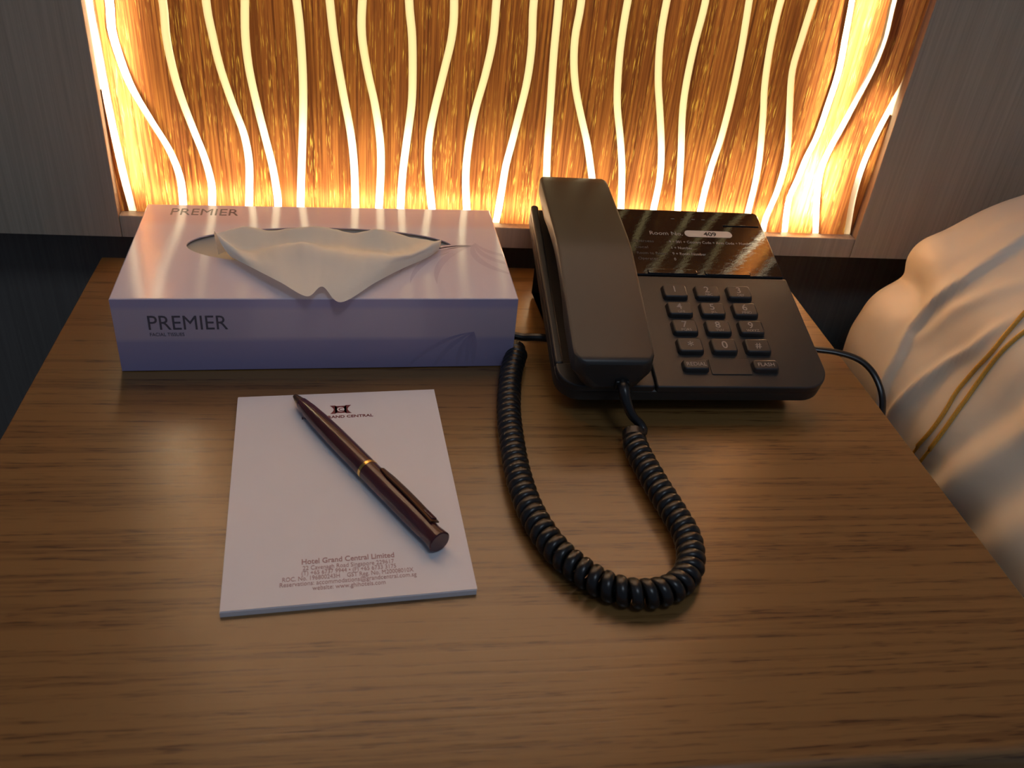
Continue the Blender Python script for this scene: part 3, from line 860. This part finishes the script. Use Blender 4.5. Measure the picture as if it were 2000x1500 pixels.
def build_handset():
    S = [ # y, top z, bottom z, half width top, half width bottom
     (0.3752, 0.0395, 0.0262, 0.0150, 0.0085), (0.3757, 0.0408, 0.0248, 0.0172, 0.0105), (0.3768, 0.0417, 0.0236, 0.0190, 0.0125),
     (0.3790, 0.0424, 0.0229, 0.0206, 0.0140), (0.3815, 0.0431, 0.0226, 0.0218, 0.0150),
     (0.3850, 0.0442, 0.0230, 0.0220, 0.0158), (0.3950, 0.0478, 0.0262, 0.0220, 0.0165), (0.4080, 0.0525, 0.0300, 0.0220, 0.0168), (0.4150, 0.0551, 0.0335, 0.0220, 0.0170),
     (0.4220, 0.0577, 0.0405, 0.0220, 0.0175), (0.4350, 0.0625, 0.0480, 0.0220, 0.0178), (0.4450, 0.0661, 0.0510, 0.0220, 0.0178), (0.4510, 0.0681, 0.0525, 0.0220, 0.0178), (0.4560, 0.0694, 0.0535, 0.0220, 0.0178),
     (0.4620, 0.0705, 0.0543, 0.0220, 0.0178), (0.4750, 0.0721, 0.0548, 0.0220, 0.0178), (0.4880, 0.0735, 0.0540, 0.0220, 0.0175), (0.4950, 0.0743, 0.0525, 0.0220, 0.0170), (0.5000, 0.0748, 0.0518, 0.0220, 0.0165), (0.5150, 0.0763, 0.0558, 0.0220, 0.0165), (0.5260, 0.0774, 0.0590, 0.0220, 0.0160),
     (0.5310, 0.0777, 0.0610, 0.0216, 0.0150), (0.5338, 0.0774, 0.0628, 0.0206, 0.0140), (0.5352, 0.0764, 0.0642, 0.0188, 0.0120), (0.5357, 0.0750, 0.0655, 0.0170, 0.0100)]
    org = Vector((0.1220, 0.455, 0.0226))
    rings = []
    for y, zt, zb, wt, wb in S:
        H = zt - zb; b = min(0.0013, H * 0.2)
        zm = zt - H * 0.48
        half = [(wt - 1.5 * b, zt), (wt - 0.95 * b, zt - 0.10 * b), (wt - 0.30 * b, zt - 0.50 * b), (wt, zt - 1.2 * b), (wt, zm), (wt - (wt - wb) * 0.28, zm - H * 0.12), (wb + 0.0012, zb + H * 0.14), (wb - 0.0010, zb + H * 0.03), (wb - 0.003, zb)]
        ring = [(x, y - org.y, z - org.z) for x, z in half] + [(-x, y - org.y, z - org.z) for x, z in reversed(half)]
        rings.append(ring)
    root = tag(empty('telephone_handset', org), 'black telephone handset resting in the cradle of the desk phone', 'handset')
    V, F = loft(rings); mesh_obj('handset_shell', V, F, 'handset', root, angle=28)
    # small socket where the coiled cord plugs in
    V, F = box_vf(-0.003 + 0.004, 0.0045 + 0.004, 0.3728 - org.y, 0.3775 - org.y, 0.0255 - org.z, 0.0305 - org.z, 0.0008)
    mesh_obj('cord_socket', V, F, 'cord', root)
build_handset()

def build_coil():
    ctr = [(81.0, 437.5), (78.0, 428.0), (73.5, 409.7), (69.2, 380.7), (67.6, 354.3), (67.6, 326.3), (70.4, 301.0), (77.6, 277.7), (88.3, 261.9), (99.5, 252.5), (112.6, 249.2), (126.0, 252.5), (136.2, 263.4), (140.4, 280.7), (138.6, 297.7), (135.2, 317.7), (132.2, 341.3), (131.9, 353.5)]
    P = [(x * mm, y * mm, 0.0070) for x, y in ctr]
    dense = resample(P, 0.0005)
    T, N, B = frames(dense)
    R0, wr = 0.0050, 0.0017
    # phase grows with arc length; the turns open up on the outer bend
    cum = [0.0]
    for i in range(1, len(dense)):
        s = i / (len(dense) - 1)
        pitch = 0.0050 + 0.0010 * math.exp(-((s - 0.56) / 0.13) ** 2) + 0.0004 * max(0, s - 0.62) / 0.38
        cum.append(cum[-1] + 0.0005 / pitch)
    turns = cum[-1]
    per = 22
    n = int(turns * per)
    rings = []; j = 0; m = 10
    org = Vector((0.104, 0.340, 0.0))
    for k in range(n + 1):
        ph = turns * k / n
        while j < len(cum) - 2 and cum[j + 1] < ph: j += 1
        f = (ph - cum[j]) / max(1e-9, cum[j + 1] - cum[j])
        c = dense[j].lerp(dense[j + 1], f); nn = N[j].lerp(N[j + 1], f); bb = B[j].lerp(B[j + 1], f)
        a = 2 * math.pi * ph
        rad = nn * math.cos(a) + bb * math.sin(a); tt = T[j]
        rings.append([tuple(c + rad * (R0 + wr * math.cos(2 * math.pi * q / m)) + tt * (0.0027 * math.sin(2 * math.pi * q / m)) - org) for q in range(m)])
    root = tag(empty('coiled_cord', org), 'black coiled handset cord looping on the nightstand in front of the phone', 'cord')
    V, F = loft(rings); mesh_obj('coil', V, F, 'cord', root, angle=60)
    lead0 = [(0.1080, 0.4425, 0.0120), (0.100, 0.4430, 0.0130), (0.092, 0.4440, 0.0130), (0.085, 0.4462, 0.0115), (0.079, 0.4472, 0.0120), (0.0762, 0.4455, 0.0115), (0.0775, 0.4415, 0.0105), (0.0815, 0.4385, 0.0108)]
    V, F = tube(resample([tuple(Vector(p) - org) for p in lead0], 0.002), 0.0024, 10); mesh_obj('lead', V, F, 'cord', root)
    lead1 = [(0.1270, 0.3745, 0.0280), (0.1272, 0.3700, 0.0270), (0.1285, 0.3655, 0.0220), (0.1315, 0.3620, 0.0165), (0.1360, 0.3600, 0.0125), (0.1375, 0.3570, 0.0100), (0.1340, 0.3545, 0.0105)]
    V, F = tube(resample([tuple(Vector(p) - org) for p in lead1], 0.0015), lambda t: 0.0034 - 0.0010 * min(1, t * 1.6), 12); mesh_obj('lead', V, F, 'cord', root)
    def collar(p0, p1, r):
        pa, pb = Vector(p0) - org, Vector(p1) - org
        V, F = tube([pa, pa.lerp(pb, 0.15), pa.lerp(pb, 0.85), pb], lambda t: r * (0.86 if t in (0.0, 1.0) else 1.0), 16)
        mesh_obj('collar', V, F, 'cord', root)
    collar((0.0795, 0.4405, 0.0072), (0.0788, 0.4340, 0.0070), 0.0066)
    collar((0.1330, 0.3590, 0.0085), (0.1322, 0.3535, 0.0070), 0.0062)
build_coil()

# ------------------------------------------------------------------ bed and pillow
bed = tag(empty('bed', (0.95, -0.40, FLOOR)), 'pale bed beside the nightstand under the pillow', 'bed')
def bed_part(name, x0, x1, y0, y1, z0, z1, bev, mat):
    V, F = box_vf(x0, x1, y0, y1, z0, z1, bev)
    mesh_obj(name, [(x - 0.95, y + 0.40, z - FLOOR) for x, y, z in V], F, mat, bed)
bed_part('bed_base', 0.36, 1.60, -1.40, 0.555, FLOOR, -0.32, 0.01, 'bedbase')
bed_part('mattress', 0.345, 1.60, -1.40, 0.550, -0.32, -0.098, 0.02, 'mattress')

def build_pillow():
    prof = [(420, -94), (372, -92), (345, -82), (336, -60), (334, -32), (338, -14), (349, 11), (361, 44), (384, 68), (415, 87), (470, 104), (560, 112), (660, 108), (760, 84), (815, 30), (822, -20), (800, -70), (760, -92), (600, -94)]
    fine = []
    n = len(prof)
    ext = prof + [prof[0]]
    P = [(x * mm, z * mm, 0) for x, z in ext]
    NS = 260
    dens = [catmull(P, k / 30) for k in range(30 * (len(P) - 1) + 1)]
    cum = [0]
    for a, b in zip(dens, dens[1:]): cum.append(cum[-1] + (b - a).length)
    # arc-length zero at (345,-90): shift so that fold coordinates match
    tot = cum[-1]
    s_off = min(range(len(dens)), key=lambda i: (dens[i] - Vector((0.345, -0.084, 0))).length if i < len(dens) // 2 else 9)
    s0 = cum[s_off]
    # denser samples on the side that faces the nightstand
    samples = [s0 - 0.09 + 0.0022 * k for k in range(150)]
    rest = tot - 0.0022 * 150
    samples += [s0 - 0.09 + 0.0022 * 150 + rest * k / 40 for k in range(40)]
    def at_s(s):
        s = s % tot
        lo, hi = 0, len(cum) - 1
        while hi - lo > 1:
            m = (lo + hi) // 2
            if cum[m] <= s: lo = m
            else: hi = m
        f = (s - cum[lo]) / max(1e-9, cum[hi] - cum[lo])
        return dens[lo].lerp(dens[hi], f)
    def interp(x, xs, ys):
        if x <= xs[0]: return ys[0]
        for i in range(len(xs) - 1):
            if x <= xs[i + 1]: return ys[i] + (ys[i + 1] - ys[i]) * (x - xs[i]) / (xs[i + 1] - xs[i])
        return ys[-1]
    def sstep(t): t = max(0, min(1, t)); return t * t * (3 - 2 * t)
    def gs(t): return math.exp(-t * t)
    def disp(s, y):
        s *= 1000; y *= 1000
        d = 0.0
        if s < 330:
            yc = interp(s, [20, 53, 78, 97, 116, 141, 163, 186, 230], [442, 448, 454, 463, 463, 455, 456, 460, 470])
            d += 5.5 * sstep((y - yc + 1.5) / 4.0) * math.exp(-max(0, y - yc) / 26) * sstep((s - 20) / 40)
            yr = interp(s, [40, 63, 86, 102, 117, 150, 200], [437, 431, 427, 423, 415, 408, 400])
            d += 5.5 * gs((y - yr) / 4.2) * gs((s - 85) / 55)
            yr2 = interp(s, [80, 103, 126, 141, 163, 210], [470, 452, 446, 438, 430, 420])
            d += 2.5 * gs((y - yr2) / 6) * gs((s - 135) / 40)
            yb = interp(s, [30, 51, 81, 108, 180], [372, 364, 355, 349, 340])
            d += 6.5 * gs((y - yb + 4) / 12)
            d -= 3.5 * gs((y - yb - 17) / 10)
            d -= 3.5 * gs((y - yb + 28) / 11)
            d += 3.5 * gs((y - yb + 52) / 14)
            d += 3.0 * gs((y - 250) / 18) * gs((s - 60) / 60)
            # soft bulge near the corner by the wall
            d += 3.0 * sstep((y - 465) / 20) * gs((s - 88) / 14)
            d -= 7.0 * sstep((y - 462) / 25) * gs((s - 116) / 11)
            d += 4.0 * sstep((y - 470) / 20) * gs((s - 143) / 12)
            d += 2.0 * gs((y - 478) / 7) * gs((s - 175) / 30)
            d -= 3.0 * gs((y - 418 - 0.1 * (s - 60)) / 9) * gs((s - 70) / 40)
        return d * mm * sstep((s + 5) / 35)
    cx, cz = 0.58, 0.0
    Y0, Y1 = 0.03, 0.545
    ys = [Y0 + (0.16 - Y0) * k / 14 for k in range(14)] + [0.16 + (0.500 - 0.16) * k / 150 for k in range(150)] + [0.500 + 0.045 * k / 22 for k in range(23)]
    org = Vector((0.58, 0.30, -0.094))
    def point(s, y):
        p = at_s(s); q = at_s(s + 0.001); tx, tz = q.x - p.x, q.y - p.y
        L = math.hypot(tx, tz); nx, nz = -tz / L, tx / L            # outward on the left side
        d = disp(s - s0, y)
        x, z = p.x + nx * d, p.y + nz * d
        k = 1.0
        if y > 0.500: k = math.sqrt(max(0.0, 1 - ((y - 0.500) / 0.0452) ** 2))
        elif y < 0.16: k = math.sqrt(max(0.0, 1 - ((0.16 - y) / 0.1305) ** 2))
        kk = 0.55 + 0.45 * k
        kz = k
        return Vector((cx + (x - cx) * (kk if y < 0.16 else 0.80 + 0.20 * k), y, -0.012 + (z + 0.012) * kz if z > -0.012 else -0.012 + (z + 0.012) * max(kz, 0.0)))
    rings = [[tuple(point(s, y) - org) for s in samples] for y in ys]
    V, F = loft(rings)
    root = tag(empty('pillow', org), 'cream satin pillow with two gold cords beside the nightstand', 'pillow')
    mesh_obj('pillow_cover', V, F, 'satin', root, angle=80)
    G1 = [(154, 408), (137, 404), (123, 402), (108, 403.5), (93, 403), (77, 398), (63, 397), (48, 401), (30, 406), (10, 410)]
    G2 = [(148, 397), (136, 396.5), (120, 396.5), (104, 395.5), (90, 393), (74, 390), (60, 390), (48, 393), (30, 398), (10, 402)]
    for G in (G1, G2):
        s1, y1 = G[0]
        up = [(s1 + 20 * k, y1 + 6 * min(k, 12)) for k in range(22, 0, -1)]
        path = []
        fullp = [(a, b, 0) for a, b in up + G]
        for k in range(6 * (len(fullp) - 1) + 1):
            g = catmull(fullp, k / 6)
            p = point(s0 + g[0] * mm, g[1] * mm)
            p2 = point(s0 + (g[0] + 2) * mm, g[1] * mm); p3 = point(s0 + g[0] * mm, (g[1] + 2) * mm)
            nrm = (p3 - p).cross(p2 - p)
            nrm = nrm.normalized() if nrm.length > 0 else Vector((-1, 0, 0))
            if nrm.x > 0 and nrm.z < 0: nrm = -nrm
            path.append(p + nrm * 0.0007 - org)
        V, F = tube(path, 0.0014, 8); mesh_obj('gold_piping', V, F, 'goldcord', root, angle=60)
build_pillow()
